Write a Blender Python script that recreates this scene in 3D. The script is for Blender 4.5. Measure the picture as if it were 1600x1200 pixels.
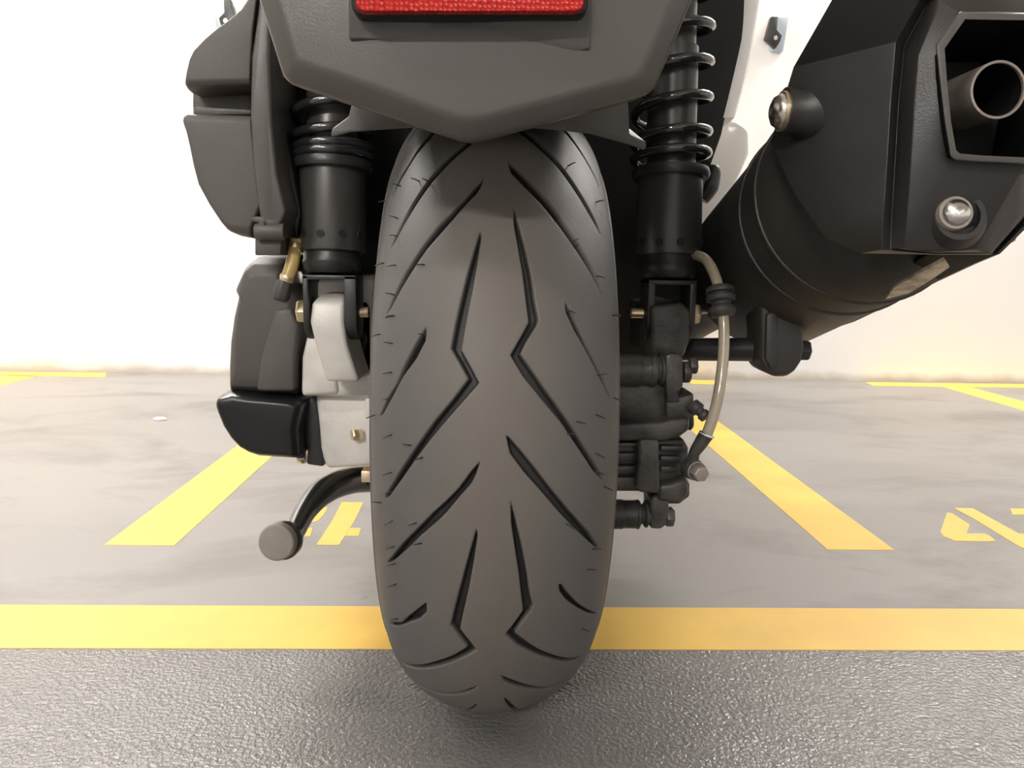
import bpy, bmesh, math, random
import numpy as np
from mathutils import Vector, Matrix

random.seed(4)
for o in list(bpy.data.objects):
    bpy.data.objects.remove(o)
scene = bpy.context.scene
COL = scene.collection

# ------------------------------------------------------------------ camera
H = 0.41                       # lens height above the floor
F_PX = 1230.0                  # focal length for a 1600 px wide frame
PITCH, YAW, ROLL = 0.16103, 0.02838, 0.01666
CF = Vector((math.sin(YAW) * math.cos(PITCH), math.cos(YAW) * math.cos(PITCH), -math.sin(PITCH)))
R0 = Vector((math.cos(YAW), -math.sin(YAW), 0))
U0 = R0.cross(CF)
CR = R0 * math.cos(ROLL) + U0 * math.sin(ROLL)
CU = U0 * math.cos(ROLL) - R0 * math.sin(ROLL)
CAM = Vector((0, 0, H))
cd = bpy.data.cameras.new('camera')
cam = bpy.data.objects.new('camera', cd)
COL.objects.link(cam)
m = Matrix((CR, CU, -CF)).transposed().to_4x4()
m.translation = CAM
cam.matrix_world = m
cd.sensor_width = 36
cd.lens = F_PX / 1600 * 36
cd.clip_start = 0.02
scene.camera = cam

# ------------------------------------------------------------------ world, lights, exposure
vs = scene.view_settings
vs.view_transform = 'Standard'
vs.look = 'None'
vs.gamma = 1.0
vs.use_curve_mapping = False
vs.exposure = 0.0
world = bpy.data.worlds.new('garage_air')
scene.world = world
world.use_nodes = True
world.node_tree.nodes['Background'].inputs[0].default_value = (1.0, 0.95, 0.90, 1)
world.node_tree.nodes['Background'].inputs[1].default_value = 0.95
WALL_Y = 6.52 * H
CEIL_Z = 2.45
# fluorescent battens, the strongest added to light upright faces: (x, y, half length along x, watts)
LAMPS = [(-1.6, 2.10, 0.60, 220), (1.95, 2.48, 0.60, 195), (-1.6, -0.8, 0.60, 70), (-1.3, -3.2, 0.60, 270), (1.9, -3.0, 0.60, 15)]
LAMP_COL = (1.0, 0.96, 0.915)


def ray(px, py):
    return CF + CR * ((px - 800) / F_PX) - CU * ((py - 600) / F_PX)


def at(px, py, Y):
    d = ray(px, py)
    return CAM + d * (Y / d.y)


def on_floor(px, py, z=0.0):
    d = ray(px, py)
    return CAM + d * ((z - H) / d.z)


def mpp(Y):
    return Y * 1.01 / F_PX


# ------------------------------------------------------------------ materials
def mat(name, col, rough=0.5, metal=0.0, bump=0.0, bscale=200.0, var=0.0, vscale=8.0, spec=0.5,
        coat=0.0, trans=0.0, var_col=None, detail=4):
    M = bpy.data.materials.new(name)
    M.use_nodes = True
    nt = M.node_tree
    b = nt.nodes['Principled BSDF']
    b.inputs['Base Color'].default_value = (*col, 1)
    b.inputs['Roughness'].default_value = rough
    b.inputs['Metallic'].default_value = metal
    b.inputs['Specular IOR Level'].default_value = spec
    b.inputs['Coat Weight'].default_value = coat
    b.inputs['Transmission Weight'].default_value = trans
    tc = nt.nodes.new('ShaderNodeTexCoord')
    if var > 0:
        n = nt.nodes.new('ShaderNodeTexNoise')
        n.inputs['Scale'].default_value = vscale
        n.inputs['Detail'].default_value = detail
        nt.links.new(tc.outputs['Object'], n.inputs['Vector'])
        mx = nt.nodes.new('ShaderNodeMix')
        mx.data_type = 'RGBA'
        c2 = var_col if var_col else tuple(max(0, c * (1 - var)) for c in col)
        mx.inputs[6].default_value = (*col, 1)
        mx.inputs[7].default_value = (*c2, 1)
        rp = nt.nodes.new('ShaderNodeMapRange')
        rp.inputs[1].default_value = 0.38
        rp.inputs[2].default_value = 0.66
        nt.links.new(n.outputs['Fac'], rp.inputs[0])
        nt.links.new(rp.outputs[0], mx.inputs[0])
        nt.links.new(mx.outputs[2], b.inputs['Base Color'])
    if bump > 0:
        n2 = nt.nodes.new('ShaderNodeTexNoise')
        n2.inputs['Scale'].default_value = bscale
        n2.inputs['Detail'].default_value = 3
        nt.links.new(tc.outputs['Object'], n2.inputs['Vector'])
        bp = nt.nodes.new('ShaderNodeBump')
        bp.inputs['Strength'].default_value = bump
        bp.inputs['Distance'].default_value = 0.001
        nt.links.new(n2.outputs['Fac'], bp.inputs['Height'])
        nt.links.new(bp.outputs['Normal'], b.inputs['Normal'])
    return M


M_PLASTIC = mat('textured_black_plastic', (0.085, 0.078, 0.070), 0.50, bump=0.25, bscale=900, var=0.15, vscale=5)
M_PLASTIC_L = mat('grey_black_plastic', (0.085, 0.078, 0.070), 0.38, bump=0.15, bscale=900, var=0.12, vscale=5)
M_GLOSSBLACK = mat('gloss_black_plastic', (0.010, 0.010, 0.011), 0.28, spec=0.35, bump=0.05, bscale=500)
M_BLACK = mat('black_painted_metal', (0.030, 0.029, 0.028), 0.38, metal=0.0, bump=0.1, bscale=400, var=0.3, vscale=30)
M_SPRING = mat('glossy_black_spring_steel', (0.018, 0.018, 0.019), 0.16, spec=0.8, coat=0.4)
M_DAMPER = mat('satin_black_damper', (0.070, 0.066, 0.062), 0.33, metal=0.35, bump=0.05, bscale=300)
M_DARK = mat('dark_plastic_void_shade', (0.010, 0.010, 0.010), 0.7)  # inner body plastic; also paints shade into holes and the outlet recess
M_SHADEPLASTIC = mat('deep_black_plastic_shade', (0.006, 0.006, 0.006), 0.6, spec=0.12)  # lower shield plastic; also paints shade into outlet, bore and shield top
M_MUFF = mat('matt_black_muffler', (0.034, 0.031, 0.028), 0.50, bump=0.25, bscale=300, var=0.35, vscale=14)
M_SHIELD = mat('satin_black_heat_shield', (0.024, 0.022, 0.021), 0.40, bump=0.2, bscale=700, var=0.3, vscale=9)
M_GRIME = mat('grimy_black_caliper', (0.026, 0.024, 0.022), 0.36, bump=0.5, bscale=260, var=1, vscale=40,
              var_col=(0.075, 0.068, 0.058))
M_ALU = mat('cast_aluminium', (0.72, 0.69, 0.64), 0.45, metal=0.15, bump=0.25, bscale=350, var=0.18, vscale=25)
M_STEEL = mat('stainless_steel', (0.72, 0.69, 0.64), 0.24, metal=1.0)
M_ZINC = mat('yellow_zinc_bolt', (0.85, 0.70, 0.48), 0.32, metal=0.9)
M_PIPE = mat('heat_tinted_pipe', (0.38, 0.33, 0.29), 0.50, metal=0.45, bump=0.2, bscale=300, var=0.3, vscale=40)
M_FOIL = mat('crinkled_foil', (0.50, 0.45, 0.39), 0.42, metal=0.6, bump=1.0, bscale=120, var=0.6, vscale=90)
M_TUBE = mat('amber_drain_tube', (0.78, 0.56, 0.20), 0.30, trans=0.25, var=0.25, vscale=40)
M_HOSE = mat('clear_sheathed_hose', (0.44, 0.38, 0.28), 0.22, coat=0.5, var=0.2, vscale=30)
M_RUBBER2 = mat('black_rubber_grommet', (0.045, 0.043, 0.042), 0.55)
M_WHITE = mat('white_body_paint', (0.93, 0.91, 0.88), 0.18, coat=0.5)
M_WALL = mat('white_wall_paint', (0.95, 0.94, 0.925), 0.75, bump=0.1, bscale=60)
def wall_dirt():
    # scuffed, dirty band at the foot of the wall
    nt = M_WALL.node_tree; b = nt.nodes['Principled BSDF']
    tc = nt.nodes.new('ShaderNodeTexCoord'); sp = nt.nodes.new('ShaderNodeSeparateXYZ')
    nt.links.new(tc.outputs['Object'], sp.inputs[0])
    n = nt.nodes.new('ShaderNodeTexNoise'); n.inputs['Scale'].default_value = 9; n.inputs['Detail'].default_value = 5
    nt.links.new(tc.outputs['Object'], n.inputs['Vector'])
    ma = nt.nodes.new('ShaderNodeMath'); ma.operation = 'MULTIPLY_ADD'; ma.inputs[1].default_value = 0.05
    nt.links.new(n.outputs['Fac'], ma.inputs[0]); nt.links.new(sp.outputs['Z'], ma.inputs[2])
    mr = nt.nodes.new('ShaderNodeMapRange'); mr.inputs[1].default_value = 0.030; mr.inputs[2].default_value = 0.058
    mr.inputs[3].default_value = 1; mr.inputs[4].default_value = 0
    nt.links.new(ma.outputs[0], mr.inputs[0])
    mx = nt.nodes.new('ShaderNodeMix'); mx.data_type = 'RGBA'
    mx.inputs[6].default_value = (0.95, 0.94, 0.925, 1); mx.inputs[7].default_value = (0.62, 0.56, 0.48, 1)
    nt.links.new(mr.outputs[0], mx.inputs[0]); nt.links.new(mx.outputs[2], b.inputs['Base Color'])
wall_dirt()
M_CEIL = mat('ceiling_paint', (0.75, 0.72, 0.68), 0.9)
M_FOOT = mat('worn_stand_pad', (0.27, 0.245, 0.22), 0.55, var=0.25, vscale=30, bump=0.1, bscale=300)
M_STAND = mat('gloss_black_stand', (0.020, 0.021, 0.022), 0.26, coat=0.3)
M_LAMPBODY = mat('lamp_batten_paint', (0.8, 0.8, 0.8), 0.5)
M_ANCHOR = mat('galvanised_anchor', (0.55, 0.62, 0.68), 0.35, metal=0.8)
M_CHIP = mat('white_chip', (0.85, 0.85, 0.83), 0.5)
M_VENTHAIR = mat('vent_whisker_rubber', (0.020, 0.019, 0.018), 0.6)


def rubber():
    M = bpy.data.materials.new('worn_tyre_rubber')
    M.use_nodes = True
    nt = M.node_tree
    b = nt.nodes['Principled BSDF']
    b.inputs['Specular IOR Level'].default_value = 0.35
    tc = nt.nodes.new('ShaderNodeTexCoord')
    sp = nt.nodes.new('ShaderNodeSeparateXYZ')
    nt.links.new(tc.outputs['Object'], sp.inputs[0])
    ab = nt.nodes.new('ShaderNodeMath'); ab.operation = 'ABSOLUTE'
    nt.links.new(sp.outputs['X'], ab.inputs[0])
    n = nt.nodes.new('ShaderNodeTexNoise'); n.inputs['Scale'].default_value = 22; n.inputs['Detail'].default_value = 5
    nt.links.new(tc.outputs['Object'], n.inputs['Vector'])
    ad = nt.nodes.new('ShaderNodeMath'); ad.operation = 'MULTIPLY_ADD'
    ad.inputs[1].default_value = 0.02
    nt.links.new(n.outputs['Fac'], ad.inputs[0]); nt.links.new(ab.outputs[0], ad.inputs[2])
    cr = nt.nodes.new('ShaderNodeValToRGB')
    mr = nt.nodes.new('ShaderNodeMapRange'); mr.inputs[1].default_value = 0.0; mr.inputs[2].default_value = 0.1
    nt.links.new(ad.outputs[0], mr.inputs[0]); nt.links.new(mr.outputs[0], cr.inputs[0])
    e = cr.color_ramp.elements
    e[0].position = 0.25; e[0].color = (0.132, 0.119, 0.105, 1)
    e[1].position = 0.95; e[1].color = (0.086, 0.082, 0.081, 1)
    k = e.new(0.55); k.color = (0.115, 0.108, 0.101, 1)
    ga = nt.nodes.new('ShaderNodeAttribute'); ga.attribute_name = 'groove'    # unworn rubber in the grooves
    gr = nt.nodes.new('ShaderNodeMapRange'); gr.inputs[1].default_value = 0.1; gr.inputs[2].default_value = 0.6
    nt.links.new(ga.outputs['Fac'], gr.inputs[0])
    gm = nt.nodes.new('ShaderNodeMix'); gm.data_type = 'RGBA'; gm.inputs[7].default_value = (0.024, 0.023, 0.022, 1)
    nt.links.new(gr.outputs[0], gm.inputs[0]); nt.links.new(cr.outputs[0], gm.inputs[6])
    nt.links.new(gm.outputs[2], b.inputs['Base Color'])
    b.inputs['Roughness'].default_value = 0.55
    n2 = nt.nodes.new('ShaderNodeTexNoise'); n2.inputs['Scale'].default_value = 700; n2.inputs['Detail'].default_value = 3
    nt.links.new(tc.outputs['Object'], n2.inputs['Vector'])
    bp = nt.nodes.new('ShaderNodeBump'); bp.inputs['Strength'].default_value = 0.25; bp.inputs['Distance'].default_value = 0.0006
    nt.links.new(n2.outputs['Fac'], bp.inputs['Height']); nt.links.new(bp.outputs[0], b.inputs['Normal'])
    return M


M_TYRE = rubber()


def reflector_mat():
    M = bpy.data.materials.new('red_prism_reflector')
    M.use_nodes = True
    nt = M.node_tree
    b = nt.nodes['Principled BSDF']
    tc = nt.nodes.new('ShaderNodeTexCoord')
    v = nt.nodes.new('ShaderNodeTexVoronoi'); v.inputs['Scale'].default_value = 420; v.inputs['Randomness'].default_value = 0.35
    nt.links.new(tc.outputs['Object'], v.inputs['Vector'])
    cr = nt.nodes.new('ShaderNodeValToRGB')
    cr.color_ramp.elements[0].color = (0.66, 0.040, 0.026, 1)
    cr.color_ramp.elements[1].color = (0.32, 0.009, 0.008, 1)
    cr.color_ramp.elements[1].position = 0.7
    nt.links.new(v.outputs['Distance'], cr.inputs[0]); nt.links.new(cr.outputs[0], b.inputs['Base Color'])
    bp = nt.nodes.new('ShaderNodeBump'); bp.inputs['Strength'].default_value = 0.5; bp.inputs['Distance'].default_value = 0.001
    nt.links.new(v.outputs['Distance'], bp.inputs['Height']); nt.links.new(bp.outputs[0], b.inputs['Normal'])
    b.inputs['Roughness'].default_value = 0.2
    b.inputs['Coat Weight'].default_value = 0.1
    b.inputs['Specular IOR Level'].default_value = 0.12
    return M


M_RED = reflector_mat()


def floor_mat(name, base, stain, rough, coarse):
    M = bpy.data.materials.new(name)
    M.use_nodes = True
    nt = M.node_tree
    L = nt.links
    b = nt.nodes['Principled BSDF']
    tc = nt.nodes.new('ShaderNodeTexCoord')
    mp = nt.nodes.new('ShaderNodeMapping'); mp.inputs['Scale'].default_value = (1.0, 1.7, 1)
    L.new(tc.outputs['Object'], mp.inputs[0])
    n = nt.nodes.new('ShaderNodeTexNoise'); n.inputs['Scale'].default_value = 2.3; n.inputs['Detail'].default_value = 8
    n.inputs['Roughness'].default_value = 0.62; n.inputs['Distortion'].default_value = 0.5
    L.new(mp.outputs[0], n.inputs['Vector'])
    mr = nt.nodes.new('ShaderNodeMapRange'); mr.inputs[1].default_value = 0.49; mr.inputs[2].default_value = 0.70
    L.new(n.outputs['Fac'], mr.inputs[0])
    mx = nt.nodes.new('ShaderNodeMix'); mx.data_type = 'RGBA'
    mx.inputs[6].default_value = (*base, 1); mx.inputs[7].default_value = (*stain, 1)
    L.new(mr.outputs[0], mx.inputs[0])
    # small dark scuffs
    n3 = nt.nodes.new('ShaderNodeTexNoise'); n3.inputs['Scale'].default_value = 26; n3.inputs['Detail'].default_value = 2
    mp3 = nt.nodes.new('ShaderNodeMapping'); mp3.inputs['Scale'].default_value = (0.6, 1.3, 1)
    L.new(tc.outputs['Object'], mp3.inputs[0]); L.new(mp3.outputs[0], n3.inputs['Vector'])
    mr3 = nt.nodes.new('ShaderNodeMapRange'); mr3.inputs[1].default_value = 0.735; mr3.inputs[2].default_value = 0.80
    mr3.inputs[4].default_value = 0.55
    L.new(n3.outputs['Fac'], mr3.inputs[0])
    mx2 = nt.nodes.new('ShaderNodeMix'); mx2.data_type = 'RGBA'
    mx2.inputs[7].default_value = (0.10, 0.09, 0.08, 1)
    L.new(mx.outputs[2], mx2.inputs[6]); L.new(mr3.outputs[0], mx2.inputs[0])
    L.new(mx2.outputs[2], b.inputs['Base Color'])
    b.inputs['Roughness'].default_value = rough
    b.inputs['Specular IOR Level'].default_value = 0.5
    nb = nt.nodes.new('ShaderNodeTexNoise'); nb.inputs['Scale'].default_value = 240 if coarse else 60
    nb.inputs['Detail'].default_value = 2
    L.new(tc.outputs['Object'], nb.inputs['Vector'])
    bp = nt.nodes.new('ShaderNodeBump')
    bp.inputs['Strength'].default_value = 0.6 if coarse else 0.12
    bp.inputs['Distance'].default_value = 0.0035 if coarse else 0.001
    L.new(nb.outputs['Fac'], bp.inputs['Height']); L.new(bp.outputs[0], b.inputs['Normal'])
    return M


M_FLOOR = floor_mat('bay_floor_coating', (0.265, 0.250, 0.236), (0.155, 0.141, 0.128), 0.36, False)
M_AISLE = floor_mat('textured_aisle_coating', (0.165, 0.158, 0.153), (0.140, 0.133, 0.127), 0.20, True)
M_YELLOW = mat('yellow_line_paint', (0.86, 0.545, 0.095), 0.42, bump=0.15, bscale=80, var=0.10, vscale=9)


# ------------------------------------------------------------------ mesh helpers
class B:
    def __init__(self):
        self.bm = bmesh.new()

    def face(self, vs_):
        try:
            return self.bm.faces.new(vs_)
        except ValueError:
            return None

    def prism(self, pts, vec):
        vec = Vector(vec)
        a = [self.bm.verts.new(p) for p in pts]
        b = [self.bm.verts.new(Vector(p) + vec) for p in pts]
        n = len(a)
        self.face(a); self.face(b[::-1])
        for i in range(n):
            self.face((a[i], b[i], b[(i + 1) % n], a[(i + 1) % n]))
        return self

    def loft(self, rings, cap0=True, cap1=True, closed=True):
        vr = [[self.bm.verts.new(p) for p in r] for r in rings]
        n = len(vr[0])
        for a, b in zip(vr[:-1], vr[1:]):
            for i in range(n if closed else n - 1):
                self.face((a[i], b[i], b[(i + 1) % n], a[(i + 1) % n]))
        if closed and cap0: self.face(vr[0])
        if closed and cap1: self.face(vr[-1][::-1])
        return self

    def lathe(self, p0, axis, prof, n=28, caps=True, up=None):
        p0 = Vector(p0); ax = Vector(axis).normalized()
        ref = Vector((0, 0, 1)) if abs(ax.z) < 0.9 else Vector((1, 0, 0))
        u = ax.cross(ref).normalized(); v = ax.cross(u)
        rings = []
        for d, r in prof:
            rings.append([p0 + ax * d + (u * math.cos(2 * math.pi * i / n) + v * math.sin(2 * math.pi * i / n)) * max(r, 1e-5)
                          for i in range(n)])
        return self.loft(rings, caps, caps)

    def cyl(self, p0, p1, r0, r1=None, n=28):
        p0 = Vector(p0); p1 = Vector(p1)
        d = (p1 - p0)
        return self.lathe(p0, d, [(0, r0), (d.length, r0 if r1 is None else r1)], n)

    def hexhead(self, p0, axis, r, h):
        return self.lathe(p0, axis, [(0, r), (h * 0.8, r), (h, r * 0.86)], 6)

    def box(self, c, s, rot=None):
        c = Vector(c)
        pts = []
        for z in (-.5, .5):
            for (x, y) in ((-.5, -.5), (.5, -.5), (.5, .5), (-.5, .5)):
                p = Vector((x * s[0], y * s[1], z * s[2]))
                if rot: p = rot @ p
                pts.append(c + p)
        return self.loft([pts[:4], pts[4:]])

    def tube(self, path, r, n=12, sub=6, caps=True):
        P = [Vector(p) for p in path]
        rr = r if isinstance(r, (list, tuple)) else [r] * len(P)
        pts, rad = [], []
        for i in range(len(P) - 1):
            p0 = P[max(i - 1, 0)]; p1 = P[i]; p2 = P[i + 1]; p3 = P[min(i + 2, len(P) - 1)]
            for k in range(sub):
                t = k / sub
                pts.append(0.5 * ((2 * p1) + (p2 - p0) * t + (2 * p0 - 5 * p1 + 4 * p2 - p3) * t * t + (3 * p1 - p0 - 3 * p2 + p3) * t ** 3))
                rad.append(rr[i] * (1 - t) + rr[i + 1] * t)
        pts.append(P[-1]); rad.append(rr[-1])
        u = None; rings = []
        for i, p in enumerate(pts):
            d = (pts[min(i + 1, len(pts) - 1)] - pts[max(i - 1, 0)]).normalized()
            if u is None:
                u = d.cross(Vector((0.3, 0.2, 1))).normalized()
            u = (u - d * u.dot(d)).normalized(); v = d.cross(u)
            rings.append([p + (u * math.cos(2 * math.pi * k / n) + v * math.sin(2 * math.pi * k / n)) * rad[i] for k in range(n)])
        return self.loft(rings, caps, caps)

    def torus(self, c, axis, R, r, n=32, k=10):
        c = Vector(c); ax = Vector(axis).normalized()
        ref = Vector((0, 0, 1)) if abs(ax.z) < 0.9 else Vector((1, 0, 0))
        u = ax.cross(ref).normalized(); v = ax.cross(u)
        vr = []
        for i in range(n):
            a = 2 * math.pi * i / n
            d = u * math.cos(a) + v * math.sin(a)
            vr.append([self.bm.verts.new(c + d * (R + r * math.cos(2 * math.pi * j / k)) + ax * r * math.sin(2 * math.pi * j / k)) for j in range(k)])
        for i in range(n):
            a, b = vr[i], vr[(i + 1) % n]
            for j in range(k):
                self.face((a[j], b[j], b[(j + 1) % k], a[(j + 1) % k]))
        return self

    def build(self, name, material, parent=None, bevel=0.0, seg=2, smooth=38, base=None):
        bm = self.bm
        bmesh.ops.recalc_face_normals(bm, faces=bm.faces)
        if bevel > 0:
            es = [e for e in bm.edges if len(e.link_faces) == 2 and e.calc_face_angle(0) > math.radians(28)]
            bmesh.ops.bevel(bm, geom=es, offset=bevel, segments=seg, profile=0.5, affect='EDGES', clamp_overlap=True)
        off = base if base is not None else (BASE if parent is not None else Vector((0, 0, 0)))
        if off.length > 0:
            bmesh.ops.translate(bm, verts=bm.verts, vec=-off)
        me = bpy.data.meshes.new(name)
        bm.to_mesh(me); bm.free()
        for p in me.polygons: p.use_smooth = True
        me.set_sharp_from_angle(angle=math.radians(smooth))
        me.materials.append(material)
        o = bpy.data.objects.new(name, me)
        COL.objects.link(o)
        if parent is not None: o.parent = parent
        return o


def tag(o, label=None, cat=None, group=None, kind=None):
    if label: o['label'] = label
    if cat: o['category'] = cat
    if group: o['group'] = group
    if kind: o['kind'] = kind
    return o


def empty(name, loc, parent=None):
    o = bpy.data.objects.new(name, None)
    o.empty_display_size = 0.05
    COL.objects.link(o)
    o.location = loc
    if parent is not None: o.parent = parent
    return o


def scale_about(pts, s, dY=0.0):
    c = sum((Vector(p) for p in pts), Vector()) / len(pts)
    return [c + Vector(((p[0] - c.x) * s, p[1] - c.y, (p[2] - c.z) * s)) + Vector((0, c.y - c.y + dY, 0)) for p in pts]


def pix(pts, Y):
    return [at(x, y, Y) for x, y in pts]


def shift(pts, v):
    v = Vector(v)
    return [Vector(p) + v for p in pts]


BASE = Vector((0, 0, 0))
X_ = Vector((1, 0, 0)); Y_ = Vector((0, 1, 0)); Z_ = Vector((0, 0, 1))

# ------------------------------------------------------------------ room shell
y_line0, y_line1 = 1.893 * H, 2.138 * H
B().prism([(-6, y_line0 + 0.01, 0), (6, y_line0 + 0.01, 0), (6, WALL_Y + 0.2, 0), (-6, WALL_Y + 0.2, 0)], (0, 0, -0.1)).build('floor', M_FLOOR)
B().prism([(-6, -5, 0), (6, -5, 0), (6, y_line0 + 0.01, 0), (-6, y_line0 + 0.01, 0)], (0, 0, -0.1)).build('floor_aisle', M_AISLE)
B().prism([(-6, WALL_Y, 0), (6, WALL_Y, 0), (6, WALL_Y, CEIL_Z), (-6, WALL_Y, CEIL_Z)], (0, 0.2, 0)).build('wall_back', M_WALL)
B().prism([(-6, -5, CEIL_Z), (6, -5, CEIL_Z), (6, WALL_Y + .2, CEIL_Z), (-6, WALL_Y + .2, CEIL_Z)], (0, 0, 0.1)).build('ceiling', M_CEIL)
for n_ in ('floor', 'floor_aisle', 'wall_back', 'ceiling'):
    tag(bpy.data.objects[n_], kind='structure')

# ceiling lamps
for i, (x, y, hl, w) in enumerate(LAMPS):
    e = empty('ceiling_lamp', (x, y, CEIL_Z))
    BASE = Vector((x, y, CEIL_Z))
    B().box((x, y, CEIL_Z - 0.03), (hl * 2 + .06, 0.09, 0.06)).build('batten', M_LAMPBODY, e, 0.006)
    for s in (-1, 1):
        B().box((x + s * (hl + 0.005), y, CEIL_Z - 0.085), (0.03, 0.04, 0.06)).build('lamp_holder', M_LAMPBODY, e, 0.004)
    tm = bpy.data.materials.new('fluorescent_tube_glow'); tm.use_nodes = True
    nt = tm.node_tree
    em = nt.nodes.new('ShaderNodeEmission')
    em.inputs[0].default_value = (*LAMP_COL, 1)
    area = 2 * math.pi * 0.013 * hl * 2
    em.inputs[1].default_value = w / (area * math.pi)
    nt.links.new(em.outputs[0], nt.nodes['Material Output'].inputs[0])
    B().cyl((x - hl + .01, y, CEIL_Z - 0.10), (x + hl - .01, y, CEIL_Z - 0.10), 0.013, n=12).build('tube', tm, e)
    tag(e, ['fluorescent batten lamp on the ceiling near the white wall, over the neighbouring bay',
            'fluorescent batten lamp on the ceiling near the white wall, above the muffler side',
            'fluorescent batten lamp on the aisle ceiling, side stand side',
            'unseen fluorescent batten lamp across the aisle, added to light upright faces',
            'fluorescent batten lamp on the aisle ceiling, muffler side'][i], 'ceiling lamp', 'garage ceiling lamps')
BASE = Vector((0, 0, 0))


# ------------------------------------------------------------------ floor markings
def marking(name, pts, label, group=None, parent=None):
    b = B().prism([(p[0], p[1], 0.0) for p in pts], (0, 0, 0.0005))
    o = b.build(name, M_YELLOW, parent, base=(BASE if parent is not None else Vector((0, 0, 0))))
    if parent is None: tag(o, label, 'floor marking', group)
    return o


Hh = H
marking('bay_line', [(-5.5, y_line0 - .004), (5.5, y_line0 + .002), (5.5, y_line1), (-5.5, y_line1)],
        'long yellow painted line across the mouth of the bays, under the rear tyre')
wl = 1.002
yd0 = 2.607 * H
for cx, lab in ((-1.195 * H, 'yellow painted bay divider on the floor beside the side stand'),
                (1.312 * H, 'yellow painted bay divider on the floor beside the brake caliper')):
    marking('bay_divider', [(cx - .049, yd0), (cx + .049, yd0), (cx + .049, WALL_Y - .10), (cx - .049, WALL_Y - .10)], lab,
            'bay dividers either side of the scooter')
for cx, lab in ((-1.195 * H - 1.03, 'yellow bay divider against the wall in the bay beyond the side stand'),
                (1.312 * H + 1.03, 'yellow bay divider against the wall in the bay beyond the muffler')):
    marking('bay_divider', [(cx - .049, yd0), (cx + .049, yd0), (cx + .049, WALL_Y - .10), (cx - .049, WALL_Y - .10)], lab,
            'bay dividers of the neighbouring bays')
a_, b_ = on_floor(-400, 586), on_floor(172, 588)
marking('wall_line', [(-5.5, WALL_Y - .11), (on_floor(175, 586).x, WALL_Y - .11), (on_floor(168, 582).x, WALL_Y - .02), (-5.5, WALL_Y - .02)],
        'thin yellow line along the wall foot, on the side stand side')
marking('wall_line', [(on_floor(1075, 596).x, WALL_Y - .11), (on_floor(1128, 596).x, WALL_Y - .11), (on_floor(1128, 596).x, WALL_Y - .02), (on_floor(1075, 596).x, WALL_Y - .02)],
        'short yellow dash along the wall foot, behind the brake hose')
marking('wall_line', [(on_floor(1355, 600).x, WALL_Y - .10), (5.5, WALL_Y - .10), (5.5, WALL_Y - .02), (on_floor(1355, 598).x, WALL_Y - .02)],
        'thin yellow line along the wall foot, on the muffler side')


def zl(pts): return [on_floor(420 + x * .1125, 760 + y * .1125) for x, y in pts]
def zr(pts): return [on_floor(1440 + x * .1, 760 + y * .1) for x, y in pts]


dg = empty('floor_digit', on_floor(540, 852)); BASE = Vector(dg.location)
marking('stroke', zl([(660, 812), (975, 818), (1180, 500), (1315, 225), (1015, 220), (880, 480)]), None, None, dg)
marking('stroke', zl([(1062, 690), (1245, 690), (1280, 580), (1130, 580)]), None, None, dg)
marking('stroke', zl([(60, 545), (420, 555), (690, 480), (770, 390), (815, 295), (770, 292), (560, 350), (240, 480)]), None, None, dg)
marking('stroke', zl([(180, 690), (575, 695), (610, 580), (230, 575)]), None, None, dg)
tag(dg, 'stencilled yellow digit four on the floor behind the side stand foot', 'painted digit', 'stencilled bay numbers')
dg = empty('floor_digit', on_floor(1560, 862)); BASE = Vector(dg.location)
marking('stroke', zr([(500, 340), (800, 345), (1520, 740), (1900, 740), (1980, 850), (1750, 850), (1980, 1000), (1680, 1000), (1540, 950), (800, 500)]), None, None, dg)
marking('stroke', zr([(400, 410), (480, 425), (750, 600), (700, 740), (980, 740), (1060, 770), (1160, 855), (1000, 862), (520, 855), (340, 780), (295, 710)]), None, None, dg)
tag(dg, 'stencilled yellow digit four on the floor in the muffler-side bay', 'painted digit', 'stencilled bay numbers')
BASE = Vector((0, 0, 0))
marking('floor_digit', zr([(1385, 350), (2300, 350), (2450, 440), (1420, 445)]), 'horizontal stroke of a cut-off yellow digit beside the stencilled four', 'stencilled bay numbers')

# white chip lying on the bay floor
p = on_floor(250, 656)
b = B()
b.loft([[p + Vector((math.cos(a) * .017 * s, math.sin(a) * .010 * s, z)) for a in [i * math.pi / 4 + .2 * (i % 2) for i in range(8)]]
        for s, z in ((1, 0), (1.05, .003), (.7, .006))])
tag(b.build('paint_chip', M_CHIP, None, 0.0008), 'small white chip of debris on the floor beside the yellow divider', 'debris')


# wall anchors
def anchor(px, py, flip, label):
    c = at(px, py, WALL_Y - .002)
    k = WALL_Y * 1.0 / F_PX
    e = empty('wall_anchor', c)
    global BASE
    BASE = Vector(c)
    def q(pts): return [c + Vector((x * k * flip, 0, -y * k)) for x, y in pts]
    B().prism(q([(-17, -24), (-8, -24), (6, -24), (9, 24), (-6, 27), (-12, 24)]), (0, -.004, 0)).build('plate', M_ANCHOR, e, 0.0008)
    B().prism(shift(q([(2, -22), (12, -22), (19, 9), (2, 22), (-4, 12), (-6, 4), (2, -4)]), (0, -.004, 0)), (0, -.02, 0)).build('hasp', M_BLACK, e, 0.002)
    B().cyl(c + Vector((4 * k * flip, -.024, -8 * k)), c + Vector((4 * k * flip, -.028, -8 * k)), 0.007, n=12).build('rivet', M_STEEL, e)
    BASE = Vector((0, 0, 0))
    tag(e, label, 'wall anchor', 'wall anchors')


anchor(352, 27, 1, 'small galvanised anchor with black hasp on the wall, above the airbox')
anchor(1212, 54, -1, 'small galvanised anchor with dark hasp on the wall, between body panel and muffler')

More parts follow.
